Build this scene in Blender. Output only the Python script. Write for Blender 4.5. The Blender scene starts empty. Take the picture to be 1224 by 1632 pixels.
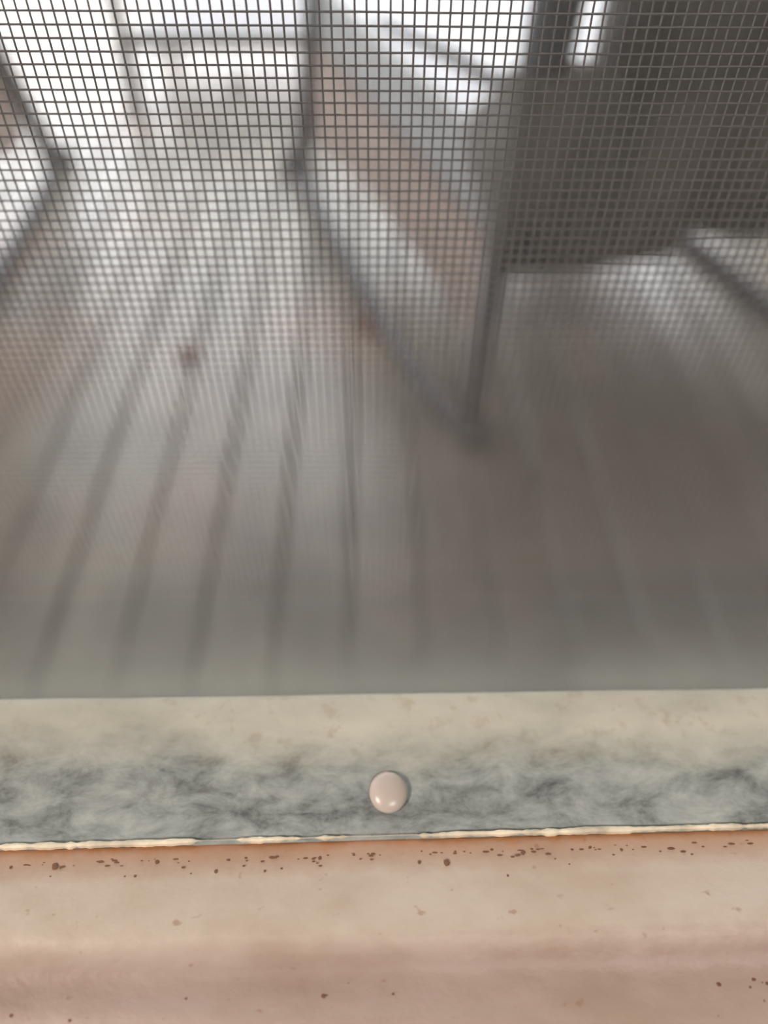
import bpy, bmesh, math, random
from mathutils import Vector, Matrix, noise
random.seed(7)
S = bpy.context.scene
C = S.collection
R = math.radians

# ------------------------------------------------------------------ camera
EYE = 0.72                      # lens height above the porch boards
pitch, yaw, roll = R(47.0), R(1.8), R(0.8)
fwd = Vector((math.sin(yaw)*math.cos(pitch), math.cos(yaw)*math.cos(pitch), -math.sin(pitch)))
rt0 = Vector((math.cos(yaw), -math.sin(yaw), 0)); up0 = rt0.cross(fwd)
rt = rt0*math.cos(roll) + up0*math.sin(roll); up = rt.cross(fwd)
cd = bpy.data.cameras.new('camera'); cam = bpy.data.objects.new('camera', cd); C.objects.link(cam)
cam.matrix_world = Matrix(((rt.x, up.x, -fwd.x, 0), (rt.y, up.y, -fwd.y, 0), (rt.z, up.z, -fwd.z, EYE), (0, 0, 0, 1)))
cd.sensor_fit = 'HORIZONTAL'; cd.lens = 5.6; cd.sensor_width = 5.6*1224/1200
cd.clip_start = 0.002; cd.clip_end = 200
cd.dof.use_dof = True; cd.dof.focus_distance = 0.091; cd.dof.aperture_fstop = 1.85
S.camera = cam

# ------------------------------------------------------------------ sky, lamps, exposure
SKY = 5.3
w = bpy.data.worlds.new('overcast_sky'); S.world = w; w.use_nodes = True
bg = w.node_tree.nodes['Background']; bg.inputs[0].default_value = (0.93, 0.955, 1.0, 1); bg.inputs[1].default_value = SKY
def area(name, loc, target, size, power, col):
    l = bpy.data.lights.new(name, 'AREA'); l.size = size; l.energy = power; l.color = col
    o = bpy.data.objects.new(name, l); C.objects.link(o); o.location = loc
    o.rotation_euler = (Vector(target) - Vector(loc)).to_track_quat('-Z', 'Y').to_euler()
    return o
area('warm_room_lamp', (-1.15, -0.75, 1.75), (0.0, 0.03, 0.62), 0.30, 19, (1.0, 0.82, 0.70))
area('ceiling_room_lamp', (0.5, -1.3, 2.2), (0.0, 0.0, 0.6), 0.5, 18, (1.0, 0.97, 0.90))  # unseen fill added to lift the sill
S.view_settings.view_transform = 'Standard'; S.view_settings.look = 'None'
S.view_settings.gamma = 1.0; S.view_settings.use_curve_mapping = False
S.view_settings.exposure = 0.22
S.cycles.use_denoising = True
S.cycles.max_bounces = 8; S.cycles.transparent_max_bounces = 16
S.cycles.caustics_reflective = False; S.cycles.caustics_refractive = False

# ------------------------------------------------------------------ helpers
def obj(name, bm, mat, parent=None, smooth=False):
    me = bpy.data.meshes.new(name)
    bmesh.ops.recalc_face_normals(bm, faces=bm.faces)
    bm.to_mesh(me); bm.free()
    if smooth:
        for p in me.polygons: p.use_smooth = True
    o = bpy.data.objects.new(name, me); C.objects.link(o)
    if mat: me.materials.append(mat)
    if parent: o.parent = parent
    return o
def empty(name, loc=(0, 0, 0), rz=0):
    o = bpy.data.objects.new(name, None); C.objects.link(o); o.location = loc; o.rotation_euler = (0, 0, rz)
    o.empty_display_size = 0.05
    return o
def tag(o, label=None, cat=None, group=None, kind=None):
    if label: o['label'] = label
    if cat: o['category'] = cat
    if group: o['group'] = group
    if kind: o['kind'] = kind
    return o
def box(bm, x0, x1, y0, y1, z0, z1, bev=0.0, seg=2):
    v = [bm.verts.new(p) for p in ((x0,y0,z0),(x1,y0,z0),(x1,y1,z0),(x0,y1,z0),(x0,y0,z1),(x1,y0,z1),(x1,y1,z1),(x0,y1,z1))]
    fs = [bm.faces.new([v[i] for i in q]) for q in ((3,2,1,0),(4,5,6,7),(0,1,5,4),(1,2,6,5),(2,3,7,6),(3,0,4,7))]
    if bev > 0:
        es = list({e for f in fs for e in f.edges})
        bmesh.ops.bevel(bm, geom=es, offset=bev, segments=seg, profile=0.5, affect='EDGES')
    return bm
def tube(bm, pts, r, n=14, cap=True):
    pts = [Vector(p) for p in pts]; rings = []
    rs = r if isinstance(r, (list, tuple)) else [r]*len(pts)
    t0 = (pts[1]-pts[0]).normalized()
    a = t0.orthogonal().normalized()
    for i, p in enumerate(pts):
        t = (pts[min(i+1, len(pts)-1)] - pts[max(i-1, 0)]).normalized()
        a = (a - t*a.dot(t)).normalized(); b = t.cross(a)
        rings.append([bm.verts.new(p + (a*math.cos(2*math.pi*k/n) + b*math.sin(2*math.pi*k/n))*rs[i]) for k in range(n)])
    for i in range(len(rings)-1):
        for k in range(n):
            bm.faces.new((rings[i][k], rings[i][(k+1) % n], rings[i+1][(k+1) % n], rings[i+1][k]))
    if cap:
        bm.faces.new(rings[0][::-1]); bm.faces.new(rings[-1])
    return bm
def extrude_profile(bm, prof, x0, x1, nx=1, fn=None):
    """closed profile of (y, z) swept along X; fn(x, y, z) may nudge each vertex"""
    cols = []
    for i in range(nx+1):
        x = x0 + (x1-x0)*i/nx
        cols.append([bm.verts.new(fn(x, y, z) if fn else (x, y, z)) for y, z in prof])
    m = len(prof)
    for i in range(nx):
        for k in range(m):
            bm.faces.new((cols[i][k], cols[i][(k+1) % m], cols[i+1][(k+1) % m], cols[i+1][k]))
    bm.faces.new(cols[0]); bm.faces.new(cols[-1][::-1])
    return bm

# ------------------------------------------------------------------ materials
class NT:
    def __init__(s, name, rough=0.6, spec=0.5, metal=0.0):
        s.m = bpy.data.materials.new(name); s.m.use_nodes = True; s.t = s.m.node_tree
        s.b = s.t.nodes['Principled BSDF']
        s.b.inputs['Roughness'].default_value = rough; s.b.inputs['Specular IOR Level'].default_value = spec
        s.b.inputs['Metallic'].default_value = metal
        s.geo = None
    def pos(s, scale=(1, 1, 1), off=(0, 0, 0), src='world'):
        if src == 'world': n = s.t.nodes.new('ShaderNodeNewGeometry').outputs['Position']
        else: n = s.t.nodes.new('ShaderNodeTexCoord').outputs['Object']
        mp = s.t.nodes.new('ShaderNodeMapping'); mp.inputs['Scale'].default_value = scale; mp.inputs['Location'].default_value = off
        s.t.links.new(n, mp.inputs['Vector']); return mp.outputs[0]
    def noise(s, vec, scale, detail=4, rough=0.55, dist=0.0):
        n = s.t.nodes.new('ShaderNodeTexNoise'); n.inputs['Scale'].default_value = scale
        n.inputs['Detail'].default_value = detail; n.inputs['Roughness'].default_value = rough; n.inputs['Distortion'].default_value = dist
        s.t.links.new(vec, n.inputs['Vector']); return n.outputs['Fac']
    def ramp(s, fac, stops, interp='LINEAR'):
        n = s.t.nodes.new('ShaderNodeValToRGB'); cr = n.color_ramp; cr.interpolation = interp
        while len(cr.elements) < len(stops): cr.elements.new(0.5)
        for e, (p, c) in zip(cr.elements, stops):
            e.position = p; e.color = (c, c, c, 1) if not isinstance(c, tuple) else (*c, 1)
        s.t.links.new(fac, n.inputs[0]); return n.outputs[0]
    def mix(s, fac, a, b, mode='MIX'):
        n = s.t.nodes.new('ShaderNodeMixRGB'); n.blend_type = mode
        for i, v in ((0, fac), (1, a), (2, b)):
            if isinstance(v, (int, float)): n.inputs[i].default_value = v if i == 0 else (v, v, v, 1)
            elif isinstance(v, tuple): n.inputs[i].default_value = (*v, 1)
            else: s.t.links.new(v, n.inputs[i])
        return n.outputs[0]
    def axis(s, vec, k, lo, hi):
        x = s.t.nodes.new('ShaderNodeSeparateXYZ'); s.t.links.new(vec, x.inputs[0])
        n = s.t.nodes.new('ShaderNodeMapRange'); n.clamp = False; n.inputs[1].default_value = lo; n.inputs[2].default_value = hi
        s.t.links.new(x.outputs[k], n.inputs[0]); return n.outputs[0]
    def math(s, op, a, b):
        n = s.t.nodes.new('ShaderNodeMath'); n.operation = op
        for i, v in ((0, a), (1, b)):
            if isinstance(v, (int, float)): n.inputs[i].default_value = v
            else: s.t.links.new(v, n.inputs[i])
        return n.outputs[0]
    def rnd(s): return s.t.nodes.new('ShaderNodeObjectInfo').outputs['Random']
    def col(s, c):
        if isinstance(c, tuple): s.b.inputs['Base Color'].default_value = (*c, 1)
        else: s.t.links.new(c, s.b.inputs['Base Color'])
        return s
    def bump(s, h, strength=0.3, dist=0.001):
        n = s.t.nodes.new('ShaderNodeBump'); n.inputs['Strength'].default_value = strength; n.inputs['Distance'].default_value = dist
        s.t.links.new(h, n.inputs['Height']); s.t.links.new(n.outputs[0], s.b.inputs['Normal']); return s

M = {}
def plain(key, c, rough=0.6, spec=0.5, metal=0.0, var=0.12, scale=30):
    t = NT(key, rough, spec, metal)
    f = t.ramp(t.noise(t.pos(src='obj'), scale, 3), [(0.3, 1-var), (0.7, 1+var)])
    t.col(t.mix(1.0, c, f, 'MULTIPLY')); M[key] = t.m; return t.m

# porch boards: greyed wood, brown and mildewed in patches, each board its own tone
t = NT('weathered_boards', 0.33, 0.75)
p = t.pos(); g = t.noise(t.pos((38, 2.2, 38)), 1.0, 5, 0.6)
base = t.ramp(g, [(0.3, (0.225, 0.20, 0.162)), (0.7, (0.36, 0.322, 0.262))])
pat = t.ramp(t.noise(t.pos((1, 0.75, 1), (3.3, 1.7, 0)), 4.2, 3, 0.5), [(0.46, 0.0), (0.64, 1.0)])
base = t.mix(t.math('MULTIPLY', pat, 0.8), base, (0.34, 0.235, 0.175))
mil = t.ramp(t.noise(t.pos((1, 0.8, 1), (8.1, 4.4, 0)), 5.0, 4, 0.6), [(0.44, 0.0), (0.62, 1.0)])
base = t.mix(t.math('MULTIPLY', mil, 0.65), base, (0.105, 0.100, 0.082))
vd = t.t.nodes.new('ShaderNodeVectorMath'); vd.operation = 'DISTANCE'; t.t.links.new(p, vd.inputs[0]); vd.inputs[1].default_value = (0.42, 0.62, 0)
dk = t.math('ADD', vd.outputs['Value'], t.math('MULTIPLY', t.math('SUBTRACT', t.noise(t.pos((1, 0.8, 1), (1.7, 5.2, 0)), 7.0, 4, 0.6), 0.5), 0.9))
base = t.mix(t.ramp(dk, [(0.26, 0.82), (0.74, 0.0)]), base, (0.088, 0.078, 0.062))      # big dark patch: mildew, with floor shade painted in
tone = t.ramp(t.rnd(), [(0.0, 0.82), (1.0, 1.12)])
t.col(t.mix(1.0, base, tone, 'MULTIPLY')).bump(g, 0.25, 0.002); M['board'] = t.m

plain('joist', (0.10, 0.085, 0.07), 0.9)
plain('frame_metal', (0.048, 0.050, 0.066), 0.5, 0.4, 0.0, 0.15, 14)
plain('foot_rubber', (0.035, 0.04, 0.042), 0.7)
plain('side_wood', (0.335, 0.262, 0.236), 0.6, 0.4, 0, 0.14, 9)
plain('cushion_grey', (0.25, 0.256, 0.268), 0.34, 0.6, 0, 0.07, 12)
plain('piping', (0.13, 0.13, 0.14), 0.7)
t = NT('dark_fabric', 0.9, 0.2)
f = t.noise(t.pos((9, 1, 1.2), src='obj'), 1.2, 3, 0.5)
t.col(t.ramp(f, [(0.35, (0.068, 0.066, 0.069)), (0.65, (0.165, 0.148, 0.132))])); M['dark'] = t.m
plain('leaf', (0.16, 0.062, 0.04), 0.6)
plain('table_metal', (0.45, 0.45, 0.46), 0.5)
plain('house_wall', (0.45, 0.43, 0.40), 0.8)
plain('room_wall', (0.62, 0.55, 0.47), 0.9)
plain('roof_board', (0.35, 0.34, 0.32), 0.9)
plain('lawn', (0.16, 0.19, 0.10), 1.0)
plain('screen_wire', (0.135, 0.128, 0.142), 0.75, 0.25, 0, 0.1, 300)
plain('screen_frame', (0.35, 0.34, 0.32), 0.5)

def sheen(t):
    lw = t.t.nodes.new('ShaderNodeLayerWeight'); lw.inputs[0].default_value = 0.5
    return t.math('ADD', t.math('MULTIPLY', t.math('POWER', lw.outputs['Facing'], 5.0), 0.8), 0.03)
# dusty window glass, dustier above the rail; lens glare added as even haze
t = NT('dusty_glass'); nt = t.t; out = nt.nodes['Material Output']; nt.nodes.remove(t.b)
tr = nt.nodes.new('ShaderNodeBsdfTransparent'); tr.inputs[0].default_value = (0.98, 0.975, 0.97, 1)
gl = nt.nodes.new('ShaderNodeBsdfGlossy'); gl.inputs['Roughness'].default_value = 0.02
fr = sheen(t)
m1 = nt.nodes.new('ShaderNodeMixShader'); nt.links.new(fr, m1.inputs[0]); nt.links.new(tr.outputs[0], m1.inputs[1]); nt.links.new(gl.outputs[0], m1.inputs[2])
df = nt.nodes.new('ShaderNodeBsdfDiffuse'); df.inputs[0].default_value = (0.60, 0.605, 0.55, 1)
tl = nt.nodes.new('ShaderNodeBsdfTranslucent'); tl.inputs[0].default_value = (0.60, 0.605, 0.55, 1)
dm = nt.nodes.new('ShaderNodeMixShader'); nt.links.new(df.outputs[0], dm.inputs[1]); nt.links.new(tl.outputs[0], dm.inputs[2])
pz = t.math('MINIMUM', t.math('MAXIMUM', t.axis(t.pos(), 2, EYE-0.094, EYE-0.070), 0.0), 1.0)
dn = t.noise(t.pos((60, 60, 35)), 1.0, 3, 0.5)
low = t.math('POWER', t.math('SUBTRACT', 1.0, pz), 2.5)
dust_haze = t.math('MULTIPLY', t.math('ADD', t.math('MULTIPLY', low, 0.24), 0.042), t.math('ADD', dn, 0.4))
m2 = nt.nodes.new('ShaderNodeMixShader'); nt.links.new(dust_haze, m2.inputs[0]); nt.links.new(m1.outputs[0], m2.inputs[1]); nt.links.new(dm.outputs[0], m2.inputs[2])
nt.links.new(m2.outputs[0], out.inputs[0]); M['glass'] = t.m
t = NT('frosted_glass'); nt = t.t; out = nt.nodes['Material Output']; nt.nodes.remove(t.b)
df = nt.nodes.new('ShaderNodeBsdfDiffuse'); df.inputs[0].default_value = (0.8, 0.8, 0.84, 1)
tl = nt.nodes.new('ShaderNodeBsdfTranslucent'); tl.inputs[0].default_value = (0.9, 0.9, 0.92, 1)
dm = nt.nodes.new('ShaderNodeMixShader'); dm.inputs[0].default_value = 0.6
nt.links.new(df.outputs[0], dm.inputs[1]); nt.links.new(tl.outputs[0], dm.inputs[2]); nt.links.new(dm.outputs[0], out.inputs[0]); M['frosted'] = t.m
# plain tabletop glass
t = NT('table_glass'); nt = t.t; out = nt.nodes['Material Output']; nt.nodes.remove(t.b)
tr = nt.nodes.new('ShaderNodeBsdfTransparent'); tr.inputs[0].default_value = (0.93, 0.95, 0.94, 1)
gl = nt.nodes.new('ShaderNodeBsdfGlossy'); gl.inputs['Roughness'].default_value = 0.03
fr = sheen(t)
m1 = nt.nodes.new('ShaderNodeMixShader'); nt.links.new(fr, m1.inputs[0]); nt.links.new(tr.outputs[0], m1.inputs[1]); nt.links.new(gl.outputs[0], m1.inputs[2])
nt.links.new(m1.outputs[0], out.inputs[0]); M['table_glass'] = t.m

# inner sill: cream paint gone pinkish, rust along its glazing edge
t = NT('sill_paint', 0.46, 0.5)
P0 = t.pos()
n1 = t.noise(t.pos((60, 110, 60)), 1.0, 4, 0.6)
n2 = t.noise(t.pos((320, 420, 320)), 1.0, 4, 0.6)
wob = t.math('ADD', t.math('SUBTRACT', t.axis(P0, 1, 0.0115, 0.0345), t.axis(P0, 0, 0.0, 2.5)), t.math('MULTIPLY', t.math('SUBTRACT', n2, 0.5), 0.07))
band = t.ramp(wob, [(0.0, (0.50, 0.415, 0.36)), (0.30, (0.46, 0.365, 0.325)), (0.40, (0.43, 0.335, 0.30)), (0.52, (0.605, 0.54, 0.475)), (0.78, (0.58, 0.51, 0.44)),  # darkest mauve stop paints the step's shade into the sill
                    (0.85, (0.51, 0.39, 0.32)), (0.915, (0.48, 0.32, 0.235)), (0.955, (0.47, 0.21, 0.085))])
st = t.ramp(n1, [(0.30, (0.90, 0.85, 0.80)), (0.60, (1.05, 1.05, 1.05))])
c = t.mix(1.0, band, st, 'MULTIPLY')
sp = t.ramp(t.noise(t.pos((500, 700, 500)), 1.0, 2, 0.5), [(0.69, 0.0), (0.76, 1.0)])
c = t.mix(t.math('MULTIPLY', sp, 0.5), c, (0.30, 0.17, 0.10))
t.col(c).bump(n2, 0.35, 0.0006); M['sill'] = t.m

# lower sash rail: cream on the flat, grey and mildewed on the bevel
t = NT('rail_paint', 0.5, 0.4)
P0 = t.pos()
n1 = t.noise(t.pos((45, 90, 60), (0.3, 0, 0)), 1.0, 5, 0.62, 0.3)
n2 = t.noise(t.pos((420, 420, 420)), 1.0, 3, 0.6)
n3 = t.noise(t.pos((150, 280, 150), (2.0, 0, 0)), 1.0, 7, 0.70, 0.3)
yy = t.math('ADD', t.axis(P0, 1, 0.033, 0.053), t.math('MULTIPLY', t.math('SUBTRACT', n1, 0.5), 0.36))
grey = t.ramp(n3, [(0.33, (0.11, 0.122, 0.122)), (0.45, (0.25, 0.285, 0.285)), (0.53, (0.33, 0.37, 0.37)), (0.68, (0.47, 0.51, 0.51))])
cream = t.ramp(n1, [(0.3, (0.44, 0.44, 0.385)), (0.5, (0.54, 0.54, 0.475)), (0.7, (0.63, 0.63, 0.555))])
cream = t.mix(t.ramp(n2, [(0.56, 0.0), (0.70, 0.45)]), cream, (0.38, 0.33, 0.24))
c = t.mix(t.ramp(yy, [(0.42, 0.0), (0.74, 1.0)]), grey, cream)
t.col(c).bump(n3, 0.3, 0.0006); M['rail'] = t.m
plain('bead_paint', (0.78, 0.72, 0.58), 0.5, 0.4, 0, 0.3, 260)
plain('rust', (0.20, 0.10, 0.065), 0.8)
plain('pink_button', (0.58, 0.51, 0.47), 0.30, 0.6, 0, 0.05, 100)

# ------------------------------------------------------------------ setting: ground, porch floor, house, room
g = obj('ground', box(bmesh.new(), -30, 30, -6, 40, -0.5, -0.40), M['lawn']); tag(g, kind='structure')
fl = empty('floor', (0, 0.15, 0)); tag(fl, 'grey weathered porch floor of narrow boards', kind='structure')
PITCH, GAP, LEN = 0.0845, 0.0052, 4.6
bm = box(bmesh.new(), -(PITCH-GAP)/2, (PITCH-GAP)/2, 0, LEN, -0.025, 0, 0.0025, 1)
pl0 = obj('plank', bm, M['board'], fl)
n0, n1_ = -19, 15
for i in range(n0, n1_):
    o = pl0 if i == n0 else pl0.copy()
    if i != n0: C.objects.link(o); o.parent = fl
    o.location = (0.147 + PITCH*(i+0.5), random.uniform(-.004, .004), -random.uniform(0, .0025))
for y in (0.3, 1.1, 1.9, 2.7, 3.5, 4.3):
    obj('joist', box(bmesh.new(), -1.45, 1.40, y-0.02, y+0.02, -0.2, -0.0285), M['joist'], fl)

WX, WZ0, WZ1 = 0.36, 0.60, 1.75           # window opening
IN, OUT = -0.015, 0.125                   # faces of the house wall
bm = bmesh.new()
box(bm, -3.0, -WX, IN, OUT, -0.4, 2.25); box(bm, WX, 3.0, IN, OUT, -0.4, 2.25)
box(bm, -WX, WX, IN, 0.0324, -0.4, 0.594); box(bm, -WX, WX, 0.0324, OUT, -0.4, 0.385); box(bm, -WX, WX, IN, OUT, WZ1, 2.25)
o = obj('wall_front', bm, M['house_wall']); tag(o, kind='structure')
for nm, b in (('wall_left', (-3.0, -2.9, -3.2, IN, -0.05, 2.25)), ('wall_right', (2.9, 3.0, -3.2, IN, -0.05, 2.25)), ('wall_back', (-3.0, 3.0, -3.3, -3.2, -0.05, 2.25))):
    tag(obj(nm, box(bmesh.new(), *b), M['room_wall']), kind='structure')
tag(obj('ceiling', box(bmesh.new(), -3.0, 3.0, -3.3, IN, 2.25, 2.35), M['room_wall']), kind='structure')
tag(obj('floor_room', box(bmesh.new(), -3.0, 3.0, -3.3, IN, -0.15, -0.05), M['joist']), kind='structure')
o = obj('wall_porch', box(bmesh.new(), 1.42, 1.5, OUT+0.001, 2.9, -0.4, 2.249), M['house_wall']); tag(o, kind='structure')  # unseen side wall added to darken the floor at right
rf = empty('roof', (0, 0, 2.25)); tag(rf, kind='structure')
for k in range(15):
    obj('roof_board', box(bmesh.new(), -3.2, 3.2, OUT-0.3+0.2*k, OUT-0.3+0.2*k+0.19, 0.0, 0.03), M['roof_board'], rf)

# ------------------------------------------------------------------ window: rail, pane, jambs; sill in front
win = empty('window_1', (0, 0, 0)); tag(win, kind='structure')
Z = EYE - 0.095
def rail_shape(x, y, z):
    return (x, y + (0.0003*math.sin(x*37) if y < 0.036 else 0), z + 0.00025*noise.noise(Vector((x*60, y*200, 0))))
prof = [(0.0325, Z-0.0006), (0.0345, Z-0.0003), (0.037, Z-0.0001), (0.0395, Z+0.0004), (0.042, Z+0.0010), (0.0440, Z+0.0015), (0.0455, Z+0.0019), (0.0470, Z+0.0022), (0.049, Z+0.0025), (0.0510, Z+0.0027), (0.0517, Z+0.0027), (0.0521, Z+0.0026), (0.05215, Z+0.002), (0.0521, Z-0.21), (0.0325, Z-0.21)]
rail = obj('sash_rail', extrude_profile(bmesh.new(), prof, -WX, WX, 160, rail_shape), M['rail'], win, True)
rail['label'] = 'dirty rail, cream on top and grey with mildew below'
pane = obj('pane', box(bmesh.new(), -WX+0.03, WX-0.03, 0.0523, 0.0553, Z-0.02, WZ1-0.03), M['glass'], win); pane['label'] = 'dusty glass pane'
for s in (-1, 1):
    obj('jamb', box(bmesh.new(), min(s*(WX-0.03), s*WX), max(s*(WX-0.03), s*WX), 0.0556, 0.098, 0.407, WZ1, 0.002), M['bead_paint'], win)
obj('head', box(bmesh.new(), -WX+0.03, WX-0.03, 0.056, 0.098, WZ1-0.03, WZ1, 0.002), M['bead_paint'], win)
obj('outer_sill', box(bmesh.new(), -WX, WX, 0.0330, 0.16, 0.386, 0.406, 0.002), M['screen_frame'], win)
# disc added on the rail to stand in for a pink reflected spot
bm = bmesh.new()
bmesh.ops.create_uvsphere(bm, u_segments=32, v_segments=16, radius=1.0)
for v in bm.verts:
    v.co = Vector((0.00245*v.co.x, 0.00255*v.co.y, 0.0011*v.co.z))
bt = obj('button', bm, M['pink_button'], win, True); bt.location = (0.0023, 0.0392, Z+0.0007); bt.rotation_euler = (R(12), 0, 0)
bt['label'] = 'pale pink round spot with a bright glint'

sill = empty('trim_1', (0, 0, 0)); tag(sill, 'cream painted inner window sill with pinkish rust-stained edges', kind='structure')
def sill_shape(x, y, z):
    dy = 0.0092*x if y > 0.03 else (-0.004*x if y > 0.016 else -0.055*x if y > 0.008 else 0)
    return (x, y + dy, z + 0.00018*noise.noise(Vector((x*35, y*120, 3))) + 0.00006*noise.noise(Vector((x*300, y*500, 3))))
prof = [(0.0338, Z-0.0006), (0.0334, Z-0.0001), (0.0325, Z), (0.0315, Z-0.0002), (0.0305, Z-0.0001), (0.029, Z), (0.027, Z+0.0001), (0.0250, Z+0.0001), (0.0235, Z-0.0001), (0.0225, Z-0.0005), (0.0215, Z-0.0014),
        (0.0205, Z-0.0022), (0.0195, Z-0.0026), (0.018, Z-0.0027), (0.0155, Z-0.0026), (0.0135, Z-0.0027), (0.0129, Z-0.0034), (0.0124, Z-0.0052), (0.0110, Z-0.0058), (-0.05, Z-0.006), (-0.052, Z-0.008), (-0.052, Z-0.024), (0.0325, Z-0.03)]
obj('sill_board', extrude_profile(bmesh.new(), prof, -WX, WX, 420, sill_shape), M['sill'], sill, True)
# chipped bead of old paint along the glazing edge
bm = bmesh.new(); rows = []
NX = 900
for i in range(NX+1):
    x = -0.12 + 0.24*i/NX
    wv = noise.noise(Vector((x*90, 0, 7))) + 0.8*noise.noise(Vector((x*520, 0, 2))) + 0.5*noise.noise(Vector((x*1300, 0, 2)))
    chip = math.exp(-((x+0.0185)/0.0022)**2) + 0.9*math.exp(-((x-0.0005)/0.0045)**2) + 0.8*math.exp(-((x+0.008)/0.0012)**2)
    hw = max(0.00003, 0.00030 + 0.00026*wv - 0.0006*chip)
    yc = 0.0340 + 0.0095*x + 0.00012*noise.noise(Vector((x*200, 4, 0)))
    zc = Z + 0.00012
    rows.append([bm.verts.new((x, yc + hw*a, zc + b*min(1, hw/0.0003))) for a, b in ((-1.1, -0.0004), (-0.8, 0.00006), (0, 0.00022), (0.8, 0.00006), (1.1, -0.0004))])
for i in range(NX):
    for k in range(4): bm.faces.new((rows[i][k], rows[i][k+1], rows[i+1][k+1], rows[i+1][k]))
o = obj('paint_bead', bm, M['bead_paint'], sill); o['label'] = 'chipped cream paint line'
# rust specks: the larger ones singly, the crumbs together
def speck(bm, x, y, r, z=Z-0.0001, e=1.6):
    q = bmesh.ops.create_icosphere(bm, subdivisions=1, radius=1.0)['verts']
    for v in q:
        s = 1 + 0.35*noise.noise(v.co*2 + Vector((x*900, y*900, 0)))
        v.co = Vector((x + e*r*s*v.co.x, y + r*s*v.co.y*1.3, z + 0.35*r*v.co.z))
for x, y, r in ((-0.0378, 0.0312, .00034), (-0.0257, 0.0315, .00022), (-0.0062, 0.0316, .00020), (0.0091, 0.0308, .00036), (0.0185, 0.0318, .00027), (0.0306, 0.0319, .00018), (0.0058, 0.0309, .00020), (-0.0185, 0.0303, .0002),
                (0.0163, 0.0292, .00014), (0.0195, 0.0266, .0002), (-0.0430, 0.0312, .00017)):
    bm = bmesh.new(); speck(bm, x, y, r, e=1.15); obj('rust_speck', bm, M['rust'], sill)
bm = bmesh.new()
for i in range(120):
    x = random.gauss(0.0, 0.035); y = random.gauss(0.0317, 0.00035) + 0.0092*x
    speck(bm, x, y, random.uniform(.00005, .00013), e=random.uniform(1.5, 4.5))
for i in range(26):
    speck(bm, random.uniform(-.05, .05), random.uniform(.0245, .0305), random.uniform(.00006, .00014))
for i in range(40):
    speck(bm, random.uniform(-.045, .05), random.uniform(.0150, .0192), random.uniform(.00006, .00020), Z-0.0027)
o = obj('rust_crumbs', bm, M['rust'], sill); o['kind'] = 'stuff'

# ------------------------------------------------------------------ insect screen
scr = empty('window_screen', (0, 0.103, 0.413))
tag(scr, 'grey insect screen of fine square mesh standing outside the window sill', 'screen')
p_w = 0.0014; wr = 0.000135
XN, ZN0, ZN1 = 0.190, 0.008, 0.40               # the netting, woven wire by wire
bm = bmesh.new()
def wav(a, b, s): return 0.00016*noise.noise(Vector((a*25, b*25, s))) + 0.00007*noise.noise(Vector((a*160, b*160, s+9)))
def strand(pts, r):
    q = []
    for p_ in pts:
        q.append(p_)
    vs = []
    for i, p_ in enumerate(q):
        t_ = (Vector(q[min(i+1, len(q)-1)]) - Vector(q[max(i-1, 0)])).normalized()
        a = t_.cross(Vector((0, 1, 0))).normalized(); b = Vector((0, 1, 0))
        P_ = Vector(p_)
        vs.append([bm.verts.new(P_ + a*r), bm.verts.new(P_ + b*r), bm.verts.new(P_ - a*r), bm.verts.new(P_ - b*r)])
    for i in range(len(vs)-1):
        for k in range(4): bm.faces.new((vs[i][k], vs[i][(k+1) % 4], vs[i+1][(k+1) % 4], vs[i+1][k]))
nx = int(2*XN/p_w); nz = int((ZN1-ZN0)/p_w)
for i in range(nx+1):
    x = -XN + p_w*i
    strand([(x + wav(x, z, 1), 0.00003, z) for z in [ZN0 + (ZN1-ZN0)*k/60 for k in range(61)]], wr)
for j in range(nz+1):
    z = ZN0 + p_w*j
    strand([(x, -0.00003, z + wav(x, z, 5)) for x in [-XN + 2*XN*k/60 for k in range(61)]], wr*0.95)
o = obj('mesh', bm, M['screen_wire'], scr, True); o['kind'] = 'stuff'
for nm, b in (('frame_rail', (-WX+0.03, WX-0.03, -0.004, 0.006, -0.006, 0.008)), ('frame_stile', (-WX+0.03, -WX+0.045, -0.004, 0.006, 0.008, 1.30)), ('frame_stile', (WX-0.045, WX-0.03, -0.004, 0.006, 0.008, 1.30))):
    obj(nm, box(bmesh.new(), *b, 0.001), M['screen_frame'], scr)

# ------------------------------------------------------------------ chairs
def back_block(bm, poly, u0, u1, nu, fold=0.0):
    """side outline of (along, height) swept across the chair's width with soft vertical folds"""
    cols = []
    for i in range(nu+1):
        u = u0 + (u1-u0)*i/nu
        k = 1 - 0.10*abs(2*i/nu-1)**6
        f_ = fold*(math.sin(u*21+1.0)*0.6 + math.sin(u*47)*0.4) + fold*5*math.exp(-((u-0.28)/0.035)**2)
        cy = sum(a for a, _ in poly)/len(poly); cz = sum(b for _, b in poly)/len(poly)
        cols.append([bm.verts.new((u, cy + (a-cy)*k + f_*(1 if a < cy else 0.4), cz + (b-cz)*(1-(1-k)*0.3))) for a, b in poly])
    m = len(poly)
    for i in range(nu):
        for j in range(m): bm.faces.new((cols[i][j], cols[i][(j+1) % m], cols[i+1][(j+1) % m], cols[i+1][j]))
    bm.faces.new(cols[0]); bm.faces.new(cols[-1][::-1])
    return bm
W, L = 0.585, 0.943
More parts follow.
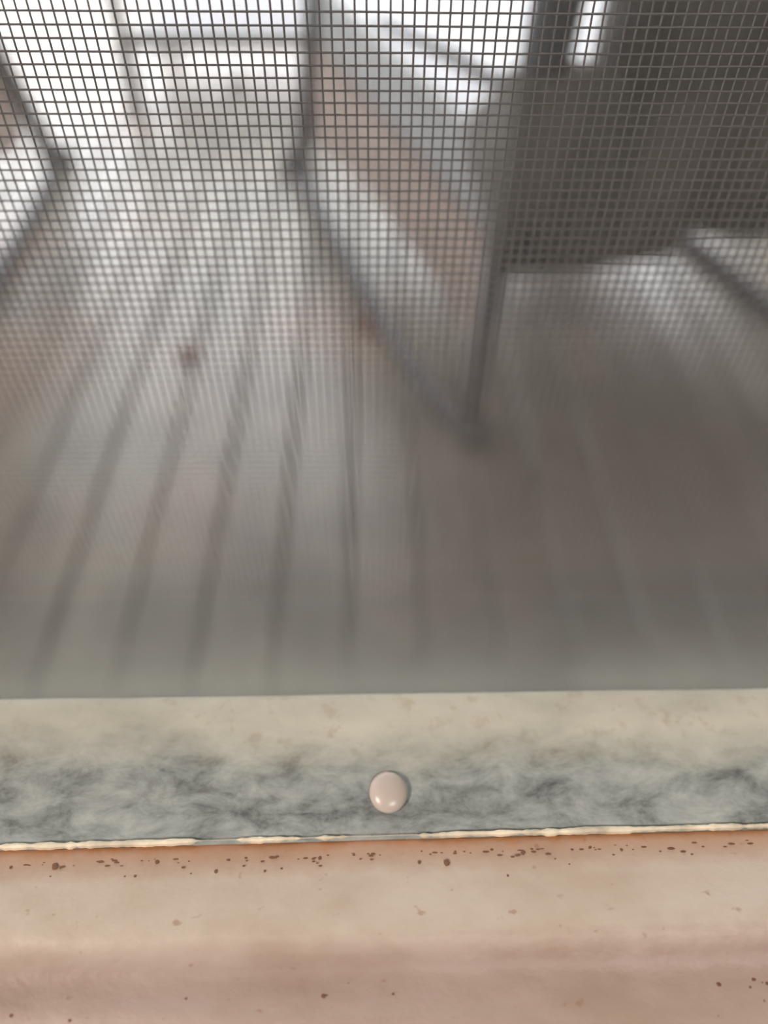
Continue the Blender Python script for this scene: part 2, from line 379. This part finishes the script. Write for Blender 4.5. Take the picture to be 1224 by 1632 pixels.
def make_chair(label):
    ch = empty('patio_chair')
    tag(ch, label, 'chair', 'patio chairs on the porch')
    for u in (0.0, W):
        e = -1 if u == 0 else 1                      # outward side
        path = [(0.004, -0.012), (0.018, 0.02), (0.029, 0.08), (0.035, 0.16), (0.036, 0.30), (0.035, 0.55), (0.032, 0.80), (0.027, L-0.05), (0.024, L-0.01)]
        obj('runner', tube(bmesh.new(), [(u+e*a_, b_, 0.0145) for a_, b_ in path] + [(u+e*0.022, L+0.012, 0.03), (u+e*0.02, L+0.012, 0.045)], 0.0135), M['frame_metal'], ch, True)
        obj('leg', tube(bmesh.new(), [(u, 0.0, 0.008), (u, 0.0, 0.14), (u-e*0.008, 0.0, 0.27)], [0.0145, 0.0145, 0.016]), M['frame_metal'], ch, True)
        obj('leg', tube(bmesh.new(), [(u+e*0.02, L, 0.03), (u+e*0.012, L-0.02, 0.06), (u, L-0.105, 0.28), (u, L-0.15, 0.40)], 0.020), M['frame_metal'], ch, True)
        obj('foot_cap', box(bmesh.new(), u-0.024, u+0.024, -0.035, 0.026, 0.0, 0.026, 0.008), M['foot_rubber'], ch)
        obj('foot_cap', box(bmesh.new(), u+e*0.024-0.030, u+e*0.024+0.030, L-0.03, L+0.04, 0.0, 0.03, 0.008), M['foot_rubber'], ch)
        s = 1 if u == 0 else -1
        bm = bmesh.new(); ys = [(0.012, 0.285), (0.012, 0.145), (0.20, 0.152), (0.55, 0.152), (0.68, 0.120), (0.78, 0.095), (L-0.085, 0.092), (L-0.085, 0.285)]
        fa = [bm.verts.new((u, b_, c_)) for b_, c_ in ys]; fb = [bm.verts.new((u+s*0.014, b_, c_)) for b_, c_ in ys]
        bm.faces.new(fa); bm.faces.new(fb[::-1])
        for k in range(len(ys)): bm.faces.new((fa[k], fa[(k+1) % len(ys)], fb[(k+1) % len(ys)], fb[k]))
        q = obj('side_panel', bm, M['side_wood'], ch); q['label'] = 'brown wooden side board'
    obj('seat_base', box(bmesh.new(), 0.016, W-0.016, 0.02, L-0.101, 0.268, 0.284, 0.003), M['side_wood'], ch)
    bm = box(bmesh.new(), 0.0, W, 0.012, L-0.075, 0.287, 0.396, 0.014, 3)
    q = obj('seat_cushion', bm, M['cushion_grey'], ch, False); q['label'] = 'light grey seat cushion'
    for u_a, u_b in ((0.085, 0.02), (W-0.085, W-0.02)):
        obj('piping', tube(bmesh.new(), [(u_a, 0.14, 0.397), (u_a*0.65+u_b*0.35, 0.32, 0.399), (u_b, 0.50, 0.397)], 0.008, 8), M['piping'], q, True)
    poly = [(-0.03, 0.256), (0.0, 0.252), (0.016, 0.275), (0.02, 0.305), (0.075, 0.34), (0.10, 0.36), (0.106, 0.39), (0.085, 0.418), (0.03, 0.448), (0.01, 0.475), (-0.045, 0.475), (-0.04, 0.36)]
    q = obj('back_cushion', back_block(bmesh.new(), poly, -0.004, W+0.004, 48, 0.008), M['dark'], ch, True); q['label'] = 'dark fabric back cushion'
    poly = [(-0.045, 0.45), (0.03, 0.44), (0.03, 0.50), (0.02, 0.60), (-0.02, 0.76), (-0.05, 0.80), (-0.09, 0.80), (-0.10, 0.76), (-0.065, 0.60)]
    obj('headrest', back_block(bmesh.new(), poly, 0.098, W-0.098, 40, 0.008), M['dark'], ch, True)
    for u in (0.030, W-0.030):
        obj('back_post', tube(bmesh.new(), [(u, 0.0, 0.28), (u, 0.0, 0.45), (u, -0.015, 0.56), (u, -0.06, 0.76)], 0.026), M['frame_metal'], ch, True)
    return ch
def copy_tree(o, parent=None):
    c = o.copy(); C.objects.link(c); c.parent = parent
    for k in list(o.children): copy_tree(k, c)
    return c
c1 = make_chair('patio chair with dark back cushion and grey seat, seen from behind near the screen')
c1.location = (0.150, 0.826, 0); c1.rotation_euler = (0, 0, R(17.08))
c2 = copy_tree(c1); c2['label'] = 'patio chair of which one bent metal leg and runner show at the left edge'
a = R(2.4); off = Matrix.Rotation(a, 3, 'Z') @ Vector((W+0.02, L, 0))
c2.rotation_euler = (0, 0, a); c2.location = Vector((-0.695, 1.75, 0)) - off

# ------------------------------------------------------------------ low table beyond the chairs
tb = empty('side_table', (-0.2875, 2.40, 0)); tag(tb, 'low table with thin grey legs standing beyond the two chairs', 'table')
for sx in (-1, 1):
    for sy in (-1, 1):
        obj('leg', tube(bmesh.new(), [(sx*0.312, sy*0.256, 0), (sx*0.312, sy*0.256, 0.2), (sx*0.312, sy*0.256, 0.425)], 0.021), M['table_metal'], tb, True)
obj('shelf', box(bmesh.new(), -0.30, 0.30, -0.245, 0.245, 0.145, 0.153, 0.002), M['frosted'], tb)
for s in (-1, 1):
    obj('stretcher', box(bmesh.new(), -0.30, 0.30, s*0.256-0.008, s*0.256+0.008, 0.128, 0.164, 0.003), M['table_metal'], tb)
obj('tabletop', box(bmesh.new(), -0.35, 0.35, -0.29, 0.29, 0.426, 0.434, 0.002), M['table_glass'], tb)
for s in (-1, 1):
    obj('table_rim', box(bmesh.new(), -0.36, 0.36, s*0.295-0.01, s*0.295+0.01, 0.420, 0.438, 0.003), M['table_metal'], tb)

# ------------------------------------------------------------------ fallen leaves
def leaf(loc, size, rz, label):
    bm = bmesh.new(); n = 9; left = []; mid = []; right = []
    for i in range(n):
        s = i/(n-1); wd = 0.36*math.sin(math.pi*s**0.8)*(1+0.15*math.sin(i*2.6)) + 0.01
        lift = 0.10*math.sin(s*3.0) + 0.01
        left.append(bm.verts.new((-wd*size, (s-.5)*size, (lift+0.10*wd+0.02)*size))); mid.append(bm.verts.new((0, (s-.5)*size, lift*size))); right.append(bm.verts.new((wd*size, (s-.5)*size, (lift+0.16*wd+0.02)*size)))
    for i in range(n-1):
        bm.faces.new((left[i], mid[i], mid[i+1], left[i+1])); bm.faces.new((mid[i], right[i], right[i+1], mid[i+1]))
    o = obj('fallen_leaf', bm, M['leaf']); o.location = (loc[0], loc[1], 0.0005); o.rotation_euler = (0, 0, rz)
    md = o.modifiers.new('thick', 'SOLIDIFY'); md.thickness = 0.0006
    tag(o, label, 'leaf', 'fallen leaves on the porch boards'); return o
leaf((-0.288, 1.023), 0.05, 0.6, 'reddish brown leaf in the middle of the open boards at left')
leaf((-0.344, 2.264), 0.075, 1.9, 'reddish brown leaf under the low table with grey legs')
leaf((0.007, 1.10), 0.06, 2.6, 'brown leaf lying beside the runner of the nearer chair')
